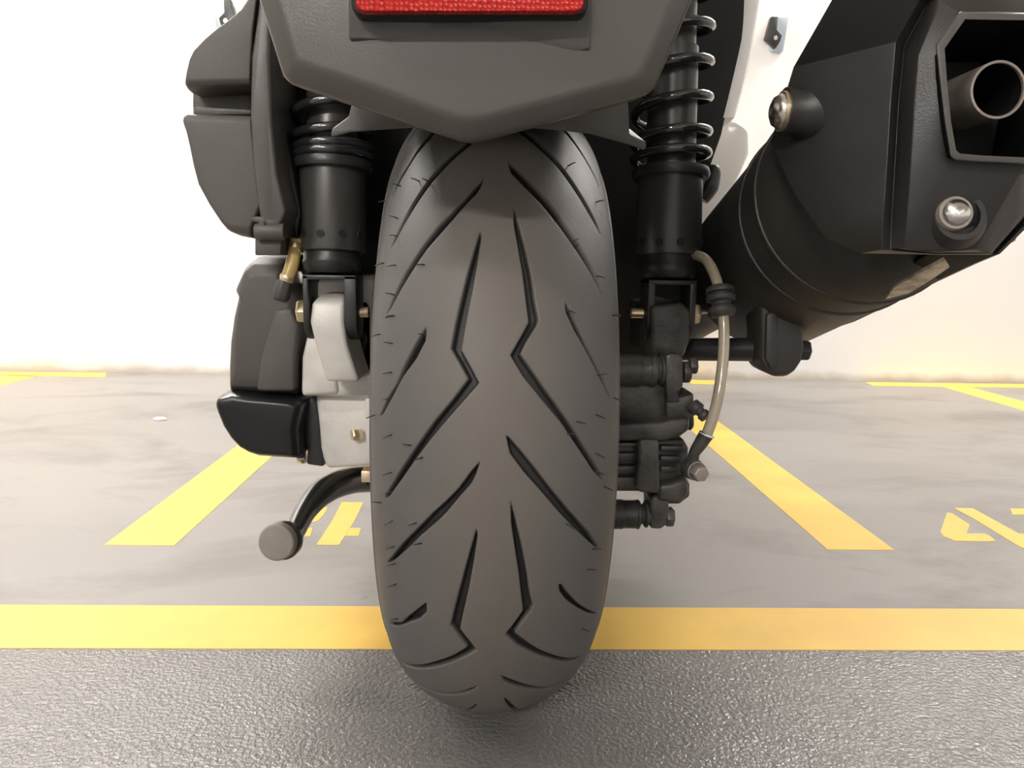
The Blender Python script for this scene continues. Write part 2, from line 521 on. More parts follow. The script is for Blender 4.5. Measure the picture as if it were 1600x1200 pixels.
# ------------------------------------------------------------------ scooter root and rear tyre
R = 0.275
AXY = 0.737
TX = at(774, 640, 0.50).x
HALF = 0.0848      # tyre half width
BT = 0.070         # tread drop
BS = 0.046
scooter = empty('scooter', (TX, AXY, 0))
BASE = Vector((TX, AXY, 0))
tag(scooter, 'black and white maxi scooter seen from behind, rear wheel on the bay line', 'scooter')


def tyre_hit(px, py):
    d = np.array(ray(px, py)); o = np.array(CAM)
    t = np.arange(0.30, 1.2, 0.0004)
    P = o[None] + d[None] * t[:, None]
    x = P[:, 0] - TX
    rr = np.hypot(P[:, 1] - AXY, P[:, 2] - R)
    q = np.clip(1 - (x / HALF) ** 2, 0, None)
    rs = np.where(np.abs(x) < HALF, R - BT + BT * np.sqrt(q), 0.0)
    g = rr - rs
    i = np.argmax(g < 0)
    if not (g < 0).any():
        i = int(np.argmin(g))
    p = P[i]
    th = math.atan2(p[2] - R, -(p[1] - AXY))
    tt = math.asin(max(-1, min(1, (p[0] - TX) / HALF)))
    return th, tt


def za(pts): return [(560 + x * .275, 180 + y * .275) for x, y in pts]
def zb(pts): return [(560 + x * .275, 480 + y * .275) for x, y in pts]
def zc(pts): return [(560 + x * .275, 800 + y * .275) for x, y in pts]


GROOVES = [
    # left lightning
    za([(693, 650), (665, 740), (625, 880), (585, 1040)]) + zb([(548, 110), (525, 235), (570, 310), (625, 408), (540, 520), (430, 650), (330, 790), (230, 940), (150, 1082),
        (170, 1080), (250, 968), (360, 812), (470, 675), (570, 560), (684, 432), (650, 365), (582, 245), (605, 110)]) + za([(645, 1000), (672, 850), (698, 690)]),
    # left short
    zb([(383, 115), (330, 200), (270, 310), (215, 440), (165, 520), (123, 618), (140, 608), (195, 505), (255, 390), (330, 290), (380, 190)]),
    # left long
    zb([(690, 880), (640, 935), (570, 1030), (490, 1110)]) + zc([(428, 0), (340, 90), (250, 180), (163, 288), (185, 286), (270, 215), (350, 135), (440, 62), (500, 2)]) + zb([(560, 1095), (640, 1005), (668, 950)]),
    # right lightning
    za([(880, 520), (885, 620), (910, 760), (935, 900), (955, 1060)]) + zb([(970, 85), (930, 160), (865, 272), (940, 395), (1050, 530), (1150, 650), (1240, 785), (1330, 920), (1390, 988),
        (1368, 930), (1280, 785), (1180, 630), (1060, 465), (922, 268), (960, 190), (1015, 105), (1026, 68)]) + za([(1005, 1060), (985, 920), (945, 740), (905, 600)]),
    # right short
    zb([(1175, -22), (1182, 30), (1230, 135), (1310, 275), (1380, 415), (1426, 518), (1418, 485), (1370, 370), (1300, 220), (1230, 75), (1190, -10)]),
    # right long
    zb([(840, 728), (862, 830), (940, 935), (1040, 1045), (1130, 1150)]) + zc([(1220, 82), (1300, 155), (1362, 214), (1360, 195), (1310, 115), (1205, 0)]) + zb([(1110, 1050), (1020, 935), (930, 825), (860, 745)]),
]
UG, VG = 0.262, 0.074          # metres per radian around / across
def pitch_of(a, b): return tyre_hit(*a)[0] - tyre_hit(*b)[0]
_p = [pitch_of((751, 360), (744, 818)), pitch_of((757, 280), (752, 724)), pitch_of((801, 325), (794, 780)), pitch_of((802, 250), (793, 680)), pitch_of((793, 680), (787, 1045))]
PITCHN = round(2 * math.pi / (sum(_p) / len(_p)))
PIT = 2 * math.pi / PITCHN
print('tread pitches', [round(v, 3) for v in _p], 'blocks', PITCHN)
polys = [np.array([(lambda h: (h[0] * UG, h[1] * VG))(tyre_hit(*q)) for q in g]) for g in GROOVES]


def sdf(P, poly):
    """signed distance (negative inside) of points P to polygon"""
    n = len(poly)
    d2 = np.full(len(P), 1e9)
    inside = np.zeros(len(P), bool)
    for i in range(n):
        a = poly[i]; b = poly[(i + 1) % n]
        e = b - a; w = P - a
        t = np.clip((w @ e) / max(e @ e, 1e-12), 0, 1)
        q = w - t[:, None] * e
        d2 = np.minimum(d2, (q * q).sum(1))
        if abs(e[1]) > 1e-12:
            c = ((a[1] <= P[:, 1]) != (b[1] <= P[:, 1]))
            xs = a[0] + (P[:, 1] - a[1]) / e[1] * e[0]
            inside ^= (c & (P[:, 0] < xs))
    d = np.sqrt(d2)
    return np.where(inside, -d, d)


def make_tyre():
    th = np.concatenate([np.linspace(math.radians(-96), math.radians(66), 1500, endpoint=False),
                         np.linspace(math.radians(66), math.radians(264), 260, endpoint=False)])
    tf = np.linspace(math.radians(-82), math.radians(82), 400)
    side = np.radians(np.linspace(84, 140, 20))
    tt = np.concatenate([-side[::-1], tf, side])
    N, Mn = len(th), len(tt)
    TH, TT = np.meshgrid(th, tt, indexing='ij')
    UV = np.stack([TH * UG, TT * VG], -1).reshape(-1, 2)
    depth = np.zeros(N * Mn)
    D0 = 0.0062
    for k in range(-PITCHN, PITCHN * 2):
        for poly in polys:
            q = poly + np.array([k * PIT * UG, 0])
            lo = q.min(0) - .001; hi = q.max(0) + .001
            if hi[0] < UV[:, 0].min() or lo[0] > UV[:, 0].max(): continue
            sel = np.where((UV[:, 0] > lo[0]) & (UV[:, 0] < hi[0]) & (UV[:, 1] > lo[1]) & (UV[:, 1] < hi[1]))[0]
            if not len(sel): continue
            s = sdf(UV[sel], q)
            dd = np.clip((-s + 0.0004) / 0.0015, 0, 1)
            depth[sel] = np.maximum(depth[sel], dd * dd * (3 - 2 * dd) * D0)
    depth = depth.reshape(N, Mn)
    c = np.cos(TT); s_ = np.sin(TT)
    bb = np.where(np.abs(TT) < math.pi / 2, BT, BS)
    x = HALF * s_; r = R - BT + bb * c
    # moulded line on the sidewalls
    nx = s_ / HALF; nr = c / bb
    L = np.hypot(nx, nr); nx /= L; nr /= L
    rim = 0.0010 * np.exp(-((np.abs(TT) - math.radians(80)) / math.radians(1.2)) ** 2)
    x = x - nx * (depth - rim); r = r - nr * (depth - rim)
    V = np.stack([x, -r * np.cos(TH), R + r * np.sin(TH)], -1).reshape(-1, 3)
    V[:, 2] = np.maximum(V[:, 2], 0.0)
    i = np.arange(N)[:, None]; j = np.arange(Mn - 1)[None]
    a = i * Mn + j; b = ((i + 1) % N) * Mn + j
    Fq = np.stack([a, b, b + 1, a + 1], -1).reshape(-1, 4)
    me = bpy.data.meshes.new('rear_tyre')
    me.vertices.add(len(V)); me.vertices.foreach_set('co', V.astype(np.float32).ravel())
    me.loops.add(Fq.size); me.loops.foreach_set('vertex_index', Fq.astype(np.int32).ravel())
    me.polygons.add(len(Fq)); me.polygons.foreach_set('loop_start', np.arange(0, Fq.size, 4, dtype=np.int32))
    me.polygons.foreach_set('use_smooth', np.ones(len(Fq), bool))
    me.update(calc_edges=True)
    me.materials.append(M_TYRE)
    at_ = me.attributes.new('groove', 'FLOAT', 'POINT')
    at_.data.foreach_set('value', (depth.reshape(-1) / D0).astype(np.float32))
    o = bpy.data.objects.new('rear_tyre', me)
    COL.objects.link(o); o.parent = scooter
    return o


tyre = make_tyre()
tyre['label'] = 'worn rear tyre with lightning shaped tread grooves'


def tyre_point(th, tt, lift=0.0):
    bb = BT if abs(tt) < math.pi / 2 else BS
    x = HALF * math.sin(tt); r = R - BT + bb * math.cos(tt)
    n = Vector((math.sin(tt) / HALF, math.cos(tt) / bb, 0)).normalized()
    x += n.x * lift; r += n.y * lift
    return Vector((TX + x, AXY - r * math.cos(th), R + r * math.sin(th)))


wh = za([(150, 435), (240, 405), (345, 375), (405, 385), (225, 588), (225, 690), (145, 840), (212, 852), (375, 850), (205, 1022), (205, 1140), (1190, 290), (1350, 495), (1205, 725), (1440, 1138), (1185, 1110), (1350, 915)])
wh += zb([(205, 50), (125, 153), (195, 208), (385, 160), (190, 370), (190, 512), (95, 613), (190, 723), (300, 785), (365, 853), (190, 938), (190, 1050), (130, 1110), (1440, 48), (1360, 390), (1450, 515), (1350, 610), (1240, 650), (1185, 720), (1350, 830), (1350, 935), (1395, 1018)])
wh += zc([(195, 48), (205, 195), (210, 292), (215, 408), (330, 62), (360, 178), (225, 605), (1180, 65), (1330, 210), (1300, 325), (1270, 660)])
b = B()
def whisker(th, tt, out):
    p0 = tyre_point(th, tt); p1 = tyre_point(th - random.uniform(-.006, .012), tt + .035 * (1 if tt > 0 else -1), .0052)
    b.tube([p0, (p0 + p1) / 2 + (p1 - p0).length * Vector((0, -.12, .05)), p1], [.0005, .00045, .0003], n=5, sub=2)
for q in wh:
    h_ = tyre_hit(*q); whisker(h_[0], h_[1], False)
for th_ in (-58, -61, -63.5, -65.5, -70, -74):
    for sg in (-1, 1):
        tt_ = sg * math.radians(48 + (th_ + 58) * .9 + random.uniform(-2, 2))
        whisker(math.radians(th_ + random.uniform(-1, 1)), tt_, True)
tag(b.build('vent_whiskers', M_VENTHAIR, scooter), kind='stuff')

# rim, brake disc and front wheel
cR = Vector((TX, AXY, R))
b = B(); b.lathe(cR - X_ * .056, X_, [(0, .168), (0, .184), (.006, .184), (.02, .165), (.092, .165), (.106, .184), (.112, .184), (.112, .168)], 64, caps=False)
b.lathe(cR - X_ * .07, X_, [(0, .03), (.02, .05), (.12, .05), (.14, .03)], 32)
for k in range(5):
    a = k * 2 * math.pi / 5
    d = Vector((0, math.cos(a), math.sin(a)))
    b.tube([cR + d * .04, cR + d * .10, cR + d * .17], [.022, .016, .02], 10, 3)
b.build('wheel_rim', M_BLACK, scooter)
b = B(); b.lathe(cR + X_ * .086, X_, [(0, .07), (0, .104), (.005, .104), (.005, .07)], 48, caps=False)
b.build('brake_disc', M_STEEL, scooter)
cF = Vector((TX, AXY + 1.46, .27))
b = B(); b.torus(cF, X_, .215, .055, 48, 16); b.build('front_tyre', M_TYRE, scooter)
b = B(); b.lathe(cF - X_ * .03, X_, [(0, .04), (.0, .17), (.06, .17), (.06, .04)], 40); b.build('front_rim', M_BLACK, scooter)

def ringbox_(y0, y1, hw, z):
    return [Vector((TX - hw, y0, z)), Vector((TX + hw, y0, z)), Vector((TX + hw, y1, z)), Vector((TX - hw, y1, z))]


# ------------------------------------------------------------------ rear mudguard (tail piece) with reflector
crease = [(398, -140), (432, 0), (461, 92), (469, 99), (540, 121), (715, 184), (735, 187), (755, 184), (940, 135), (990, 123), (1003, 113), (1052, 0), (1098, -140)]
outer = [(366, -140), (404, 0), (441, 118), (452, 131), (540, 161), (715, 219), (735, 222), (757, 218), (940, 168), (1012, 149), (1026, 134), (1082, 0), (1128, -140)]
Yf = 0.43
ring0 = pix(crease, Yf)
ring1 = pix(outer, Yf + .0095)
ring2 = shift(ring1, (0, .035, .004))
c2 = sum(ring2, Vector()) / len(ring2)
ring3 = [c2 + (p - c2) * .93 + Vector((0, .05, .01)) for p in ring2]
b = B(); b.loft([ring0, ring1, ring2, ring3])
mud = b.build('rear_mudguard', M_PLASTIC_L, scooter, 0.0028, 3, smooth=50)
# plinth wedge below the reflector
b = B()
t0 = pix([(546, -90), (922, -90), (922, 78), (900, 82), (735, 52), (600, 62), (546, 64)], Yf)
t1 = [p + Vector((0, -0.0045, 0)) for p in t0]
t1[2] += Vector((0, .002, 0)); t1[3] += Vector((0, .0055, 0)); t1[4] += Vector((0, .0055, 0)); t1[5] += Vector((0, .0055, 0)); t1[6] += Vector((0, .002, 0))
b.loft([shift(t0, (0, .004, 0)), t1])
b.build('reflector_plinth', M_PLASTIC_L, mud, 0.0022, 3)
b = B()
def rrect(x0, y0, x1, y1, r, n=5):
    out = []
    for cx, cy, a0 in ((x1 - r, y0 + r, -90), (x1 - r, y1 - r, 0), (x0 + r, y1 - r, 90), (x0 + r, y0 + r, 180)):
        for k in range(n + 1):
            a = math.radians(a0 + 90 * k / n)
            out.append((cx + r * math.cos(a), cy + r * math.sin(a)))
    return out
rr = pix(rrect(553, -75, 916, 30, 16), Yf - .006)
b.loft([shift(rr, (0, .008, 0)), shift(rr, (0, -.008, 0))])
rh = b.build('reflector_housing', M_GLOSSBLACK, mud, 0.0012)
rl = pix(rrect(557, -71, 912, 22, 14), Yf - .014)
b = B(); b.loft([shift(rl, (0, .004, 0)), shift(rl, (0, -.003, 0)), scale_about(shift(rl, (0, -.005, 0)), .985)])
ro = b.build('reflector', M_RED, mud, 0)
ro['label'] = 'red rectangular reflector'

b = B(); b.loft([ringbox_(.455, .49, .075, .57), ringbox_(.47, .56, .085, .73)]); b.build('plate_carrier', M_PLASTIC, scooter, 0.004)
# inner hugger arching over the tyre
hug = [(515, 216), (545, 208), (600, 204), (680, 199), (774, 197), (850, 203), (920, 210), (985, 228), (1010, 237), (1011, 222), (985, 211), (983, 162), (900, 140), (774, 128), (640, 142), (547, 166), (543, 184), (517, 202)]
Yh = 0.555
ringh = pix(hug, Yh)
rings = []
for k in range(9):
    a = math.radians(8.5 * k)
    rg = []
    for p in ringh:
        dy, dz = p.y - AXY, p.z - R
        rg.append(Vector((TX + (p.x - TX) * (1 if k == 0 else .80), AXY + dy * math.cos(a) + dz * math.sin(a), R - dy * math.sin(a) + dz * math.cos(a))))
    rings.append(rg)
b = B(); b.loft(rings)
b.build('tyre_hugger', M_PLASTIC, scooter, 0.0015, 2)


# ------------------------------------------------------------------ shock absorbers
def shock(cx_top, cx_bot, Y, y_cup, y_tube0, y_tube1, y_hole, side, spring_ys, clev):
    k = mpp(Y)
    e = empty('shock_absorber', (0, 0, 0), scooter)
    pb = at(cx_bot, y_cup, Y)
    lean = Vector((0, .10, 1)).normalized()
    def ax(py): # point on the axis at image row py
        best = None
        lo, hi = -0.2, 0.6
        for _ in range(40):
            mid = (lo + hi) / 2
            p = pb + lean * mid + X_ * 0
            q = p - CAM
            row = 600 - F_PX * q.dot(CU) / q.dot(CF)
            if row > py: lo = mid
            else: hi = mid
        return pb + lean * lo
    t0, t1 = ax(y_tube1), ax(y_tube0)
    L = (t1 - t0).length
    r = .0305
    # outer tube; dark plugs stand in for shaded holes at the lower end
    b = B(); b.lathe(t0, lean, [(0, r - .003), (0, r), (.002, r + .0005), (L, r), (L, r - .004)], 48)
    tube = b.build('damper_tube', M_DAMPER, e, smooth=30)
    ph = ax(y_hole)
    for j in range(9):
        a = math.radians(-90 + (j - 4) * 36 + 8 * side)
        d = Vector((math.cos(a), math.sin(a), 0))
        b = B(); b.lathe(ph + d * (r - .004), d, [(0, .0036), (.0055, .0036)], 16)
        b.build('vent_hole_plug', M_DARK, tube)
    # cup below
    c0 = ax(y_cup + 4); L2 = (t0 - c0).length
    b = B(); b.lathe(c0, lean, [(0, r * .72), (.003, r * .84), (L2 * .5, r * .9), (L2 * .62, r * .86), (L2 + .001, r * .86)], 40)
    b.build('lower_cup', M_BLACK, e)
    # inner damper rod cover
    b = B(); b.lathe(t1 - lean * .005, lean, [(0, .0235), (.12, .0235), (.12, .021), (.30, .021)], 36)
    b.build('damper_body', M_DAMPER, e)
    # spring seat collar
    b = B(); b.lathe(t1 - lean * .006, lean, [(0, r), (.0, .036), (.004, .0375), (.009, .036), (.010, r)], 40)
    b.build('spring_seat', M_BLACK, e)
    # coil spring
    ref = X_; v = lean.cross(ref).normalized(); u = v.cross(lean)
    pts = []
    ys = spring_ys
    s_vals = [(ax(y) - t1).dot(lean) for y in ys]      # axial place of each coil at its outermost side
    n = 26
    a0 = 0 if side > 0 else math.pi
    for i in range(len(s_vals) - 1):
        for j in range(n):
            t = j / n
            s = s_vals[i] * (1 - t) + s_vals[i + 1] * t
            a = a0 + 2 * math.pi * t
            pts.append(t1 + lean * s + (u * math.cos(a) + v * math.sin(a)) * .0345)
    b = B(); b.tube(pts, .0045, 10, 1)
    b.build('coil_spring', M_SPRING, e, smooth=80)
    # clevis: top plate and two ears
    (l0, l1, rr0, rr1, ytop, ybot) = clev
    xs = [at(q, ytop, Y).x for q in (l0, l1, rr0, rr1)]
    zt = at(cx_bot, ytop, Y).z; zb_ = at(cx_bot, ybot, Y).z
    hw = .021
    b = B(); b.box(((xs[0] + xs[3]) / 2, Y, zt - .0022), (xs[3] - xs[0], hw * 2, .0046))
    def ear(x0, x1):
        pr = [(x0, Y - hw, zt), (x0, Y + hw, zt)]
        zc_ = zb_ + hw
        for kk in range(9):
            a = math.pi * kk / 8
            pr.append((x0, Y + hw * math.cos(a), zc_ - hw * math.sin(a)))
        b.prism(pr, (x1 - x0, 0, 0))
    ear(xs[0], xs[1]); ear(xs[2], xs[3])
    b.build('clevis', M_BLACK, e, 0.0012)
    zc_ = zb_ + hw * 1.25
    return e, xs, zc_, ax


YS = 0.75
sl, xsl, zcl, axl = shock(512, 519, YS, 424, 258, 394, 366, -1, [248, 238, 222, 187, 130, 72, 15, -40, -90], (480, 489, 543, 562, 429, 530))
sl['label'] = 'shock absorber beside the airbox'
sr, xsr, zcr, axr = shock(1048, 1043, YS + .01, 432, 270, 400, 379, 1, [257, 240, 206, 152, 97, 42, -12, -65, -110], (1007, 1018, 1071, 1081, 437, 532))
sr['label'] = 'shock absorber beside the muffler'

# lower mounting bolts
b = B(); b.hexhead((xsl[0], YS, zcl), -X_, .0115, .010); b.lathe((xsl[0], YS, zcl), -X_, [(0, .013), (.002, .013)], 24)
b.cyl((xsl[0] + .004, YS, zcl), (xsl[3] + .008, YS, zcl), .005)
b.build('shock_bolt', M_ZINC, scooter, 0.0006)
b = B(); b.hexhead((xsr[3], YS + .01, zcr), X_, .0105, .009); b.cyl((xsr[0] - .012, YS + .01, zcr), (xsr[3], YS + .01, zcr), .005)
b.build('shock_bolt', M_ZINC, scooter, 0.0006)

# ------------------------------------------------------------------ crankcase, shock lug (left)
zl_eye = zcl
def lug(x0, x1, Y, zc, r, foot, material, name):
    b = B()
    pr = []
    for kk in range(13):
        a = math.radians(-20 + 220 * kk / 12)
        pr.append((x0, Y - r * math.cos(a), zc + r * math.sin(a)))
    for (dy, dz) in foot: pr.append((x0, Y + dy, zc + dz))
    b.prism(pr, (x1 - x0, 0, 0))
    return b.build(name, material, scooter, 0.0035, 3, smooth=45)
xe0, xe1 = at(493, 500, YS).x, at(543, 500, YS).x
# cast lug: lofted down to the crankcase with an outward sweep
b = B()
ringsL = []
for (x0, x1, yc, py) in ((499, 540, -.000, 459), (494, 543, -.018, 470), (492, 544, -.022, 500), (499, 548, -.022, 530), (507, 556, -.020, 560), (514, 566, -.016, 592)):
    z = at(500, py, YS).z
    xa, xb = at(x0, py, YS).x, at(x1, py, YS).x
    ringsL.append([(xa, YS + yc, z), (xb, YS + yc, z), (xb, YS + .05, z), (xa, YS + .05, z)])
b.loft(ringsL)
b.build('shock_lug', M_ALU, scooter, 0.004, 3, smooth=50)
b = B()
b.prism(pix([(498, 588), (586, 582), (586, 622), (480, 620), (475, 600)], .775), (0, .16, 0))
b.prism(pix([(492, 618), (588, 612), (588, 729), (510, 733), (498, 700)], .79), (0, .20, 0))
b.prism(pix([(496, 436), (588, 430), (588, 628), (470, 628), (476, 520)], .80), (0, .30, 0))
b.prism(pix([(480, 520), (520, 515), (530, 617), (470, 620), (471, 560)], .772), (0, .05, 0))
crank = b.build('crankcase', M_ALU, scooter, 0.005, 3, smooth=50)
b = B(); b.prism(pix([(553, 470), (575, 465), (584, 480), (584, 590), (560, 592), (550, 540)], .80), (0, .03, 0))  # black plate standing in for the shade beside the lug
b.build('hub_shade_plate', M_BLACK, scooter, 0.004)
b = B(); p = at(564, 678, .785); b.hexhead(p, (-1, -.6, 0), .0065, .010); b.lathe(p + Vector((.01, .006, 0)), (-1, -.6, 0), [(0, .010), (.004, .010)], 20)
b.build('drain_bolt', M_ZINC, crank, 0.0005)
b = B(); b.box(at(575, 741, .80), (.011, .02, .012)); b.build('cable_clip', M_ZINC, crank, 0.001)
# cast flange ridge next to the tyre
b = B(); b.prism(pix([(570, 622), (580, 622), (582, 712), (572, 712)], .775), (0, .05, 0)); b.build('case_flange', M_ALU, crank, 0.002)

# CVT cover
cv = [(404, 401), (388, 416), (377, 440), (374, 447), (380, 457), (372, 492), (366, 535), (364, 575), (364, 612), (467, 616), (470, 565), (480, 530), (484, 500), (478, 462), (462, 430), (455, 402)]
Yc = .80
r1 = pix(cv, Yc)
cin = sum(r1, Vector()) / len(r1)
def towards(r, s, dy):
    return [Vector((cin.x + (p.x - cin.x) * s, p.y + dy, cin.z + (p.z - cin.z) * s)) for p in r]
b = B(); b.loft([towards(r1, .70, -.028), towards(r1, .88, -.022), towards(r1, .97, -.010), r1, shift(r1, (0.0, .5, .02))])
cvt = b.build('transmission_cover', M_PLASTIC, scooter, 0.003, 3, smooth=50)
# raised front panel of the cover
b = B()
pn = pix([(402, 612), (404, 585), (412, 550), (422, 515), (430, 470), (420, 452), (400, 452), (395, 470), (440, 468), (462, 470), (472, 520), (468, 560), (470, 612)], Yc - .026)
pn = pix([(400, 612), (402, 585), (408, 550), (418, 515), (428, 484), (455, 480), (468, 510), (462, 555), (460, 612)], Yc - .030)
b.loft([shift(pn, (0, .02, 0)), pn]); b.build('cover_panel', M_PLASTIC, cvt, 0.004, 3)
lp = [(352, 613), (349, 622), (353, 634), (362, 656), (374, 675), (388, 690), (402, 698), (418, 703), (480, 707), (478, 660), (486, 622), (470, 616), (402, 610), (375, 606)]
r2 = pix(lp, Yc - .005)
cin = sum(r2, Vector()) / len(r2)
b = B(); b.loft([towards(r2, .86, -.034), towards(r2, .96, -.028), towards(r2, 1, -.012), r2, shift(r2, (.0, .42, .03))])
b.build('cover_guard', M_GLOSSBLACK, cvt, 0.003, 3, smooth=50)
b = B(); b.prism(pix([(486, 617), (494, 620), (502, 668), (506, 730), (478, 726), (480, 700), (473, 690), (471, 645)], Yc - .01), (0, .05, 0))
b.build('case_gasket_edge', M_BLACK, cvt, 0.003)
b = B(); p = at(478, 715, Yc); b.hexhead(p, -X_, .0065, .009); b.build('case_bolt', M_STEEL, cvt, 0.0005)
b = B(); p = at(474, 433, YS + .05); b.hexhead(p, (-.3, -1, 0), .008, .01); b.build('case_bolt', M_STEEL, cvt, 0.0005)

# ------------------------------------------------------------------ airbox
Ya = .70
up = [(399, 0), (388, 18), (372, 38), (350, 53), (330, 70), (311, 90), (304, 105), (300, 122), (297, 140), (300, 146), (401, 142), (405, 60), (417, -60)]
lo = [(301, 178), (295, 183), (294, 190), (300, 206), (306, 232), (312, 262), (320, 292), (338, 325), (358, 355), (366, 364), (378, 369), (400, 373), (416, 330), (409, 260), (402, 182)]
md = [(301, 130), (300, 160), (302, 200), (392, 200), (392, 130)]
def puff(b, px_, Y, fw=.36, ins=.94, dep=.02):
    r = pix(px_, Y)
    c = sum(r, Vector()) / len(r)
    def tw(s, dy): return [Vector((c.x + (p.x - c.x) * (s if q[0] < 386 else 1), p.y + dy, c.z + (p.z - c.z) * s)) for p, q in zip(r, px_)]
    b.loft([tw(ins - .10, -dep), tw(ins, -dep * .85), tw(ins + (1 - ins) * .7, -dep * .45), tw(1, 0), shift(r, (.02, fw, 0))])
b = B(); puff(b, up, Ya + .02); puff(b, lo, Ya + .02)
air = b.build('airbox_cover', M_PLASTIC, scooter, 0.0025, 3, smooth=50)
b = B(); b.prism(pix(md, Ya + .036), (.02, .3, 0)); b.build('airbox_slot', M_PLASTIC, air, 0.002)
b = B(); b.prism(pix([(303, 166), (392, 171), (392, 179), (300, 180)], Ya + .006), (0, .05, 0)); b.build('slot_lip', M_PLASTIC, air, 0.0018)
fl = [(412, -60), (402, 20), (392, 90), (390, 180), (394, 260), (402, 320), (412, 372), (428, 372), (446, 330), (432, 270), (424, 190), (420, 90), (424, -60)]
b = B(); r = pix(fl, Ya + .000); b.loft([r, shift(r, (.004, .02, 0)), shift(r, (.01, .35, 0))]); b.build('airbox_flange', M_PLASTIC_L, air, 0.0025, 3)
b = B(); r = pix([(422, -60), (418, 90), (422, 190), (430, 270), (444, 330), (464, 372), (470, 330), (446, 200), (442, 100), (452, -60)], Ya + .03)
b.loft([r, shift(r, (0, .3, 0))]); b.build('airbox_back', M_GLOSSBLACK, air, 0.003)
b = B(); b.prism(pix([(398, 372), (440, 372), (438, 399), (398, 399)], Ya + .01), (0, .03, 0))
b.cyl(at(399, 362, Ya + .005), at(446, 362, Ya + .005), .0075, n=20)
b.prism(pix([(388, 338), (410, 338), (416, 340), (434, 342), (436, 352), (420, 356), (408, 362), (398, 358), (404, 348), (390, 346)], Ya), (0, .012, 0))
b.build('hose_bracket', M_PLASTIC, air, 0.0016)
# dark duct between airbox and shock
b = B(); b.tube([at(452, 300, .80), at(455, 340, .79), at(462, 372, .77)], [.022, .017, .010], 16, 5); b.build('drain_funnel', M_RUBBER2, air)
b = B(); b.tube([at(463, 374, .735), at(460, 395, .733), at(455, 418, .731), at(446, 442, .728)], [.0052, .0058, .0062, .0060], 16, 5)
dt = b.build('drain_tube', M_TUBE, scooter); dt['label'] = 'amber breather drain tube'
b = B(); b.lathe(at(461, 388, .734), (at(462, 377, .735) - at(461, 388, .734)), [(0, .0064), (.005, .0064)], 20); b.build('tube_clamp', M_ZINC, dt, 0.0005)
b = B(); b.lathe(at(448, 437, .729), at(450, 431, .729) - at(448, 437, .729), [(0, .0068), (.004, .0068)], 20)
b.build('tube_clamp', M_ZINC, dt, 0.0005)
p0, p1 = at(446, 441, .728), at(437, 470, .724)
b = B(); b.lathe(p0, p1 - p0, [(0, .0080), ((p1 - p0).length * .75, .0085), ((p1 - p0).length, .0065)], 8); b.build('tube_plug', M_RUBBER2, dt, 0.0005)

# ------------------------------------------------------------------ side stand
b = B(); b.tube([at(640, 742, 1.02), at(590, 748, .98), at(545, 751, .92), at(505, 768, .87), at(478, 798, .83), at(460, 832, .79), at(452, 846, .765)],
                [.016, .0165, .0165, .0155, .012, .0105, .010], 18, 7)
st = b.build('side_stand', M_STAND, scooter, smooth=80); st['label'] = 'folded side stand'
b = B(); b.prism(pix([(506, 752), (540, 737), (584, 734), (584, 758), (545, 768)], .93), (0, .012, 0)); b.build('stand_web', M_STAND, st, 0.002)
pf = at(433, 847, .75)
nf = Vector((-.12, -1, .10)).normalized()
b = B(); b.lathe(pf + nf * .004, -nf, [(0, .0165), (0.0012, .0182), (.010, .0190), (.012, .0175)], 48); 
b.build('stand_foot', M_FOOT, st, 0.0004, smooth=50)
b = B(); b.lathe(pf - nf * .008 + Vector((.0012, 0, -.0012)), -nf, [(0, .0192), (.002, .0198), (.008, .0195), (.010, .017)], 48); b.build('foot_plate', M_STAND, st)

# ------------------------------------------------------------------ exhaust
XM = .305
RM = .089
def axis_m(Y): return Vector((XM, Y, .66 - .30 * Y))


def hit_cyl(px, py, r):
    d = ray(px, py); best = None
    a = (axis_m(1) - axis_m(.5)).normalized()
    for i in range(1400):
        t = .35 + i * .0005
        p = CAM + d * t
        w = p - axis_m(.5); dist = (w - a * w.dot(a)).length
        if best is None or dist < best[0]: best = (dist, p.copy())
        if dist < r: return p
    return best[1]

ad = (axis_m(.5) - axis_m(.95)).normalized()
b = B()
p0 = axis_m(1.06)
b.lathe(p0, ad, [(-.10, .02), (.06, .026), (.12, .040), (.16, .066), (.185, .082), (.21, RM), (.435, RM), (.46, RM * .8), (.49, RM * .5)], 56)
muf = b.build('muffler', M_MUFF, scooter, smooth=50); muf['label'] = 'matt black muffler canister'
for q in ((1212, 398), (1192, 428)):
    s = (hit_cyl(*q, RM) - p0).dot(ad)
    b = B(); b.torus(p0 + ad * s, ad, RM - .0006, .0024, 72, 8); b.build('weld_seam', M_MUFF, muf)
b = B(); b.tube([axis_m(1.12), axis_m(1.2) , axis_m(1.2) + Vector((-.06, .12, -.09)), Vector((.16, 1.55, .2)), Vector((.05, 1.75, .2))], .021, 14, 6); b.build('header_pipe', M_PIPE, muf)

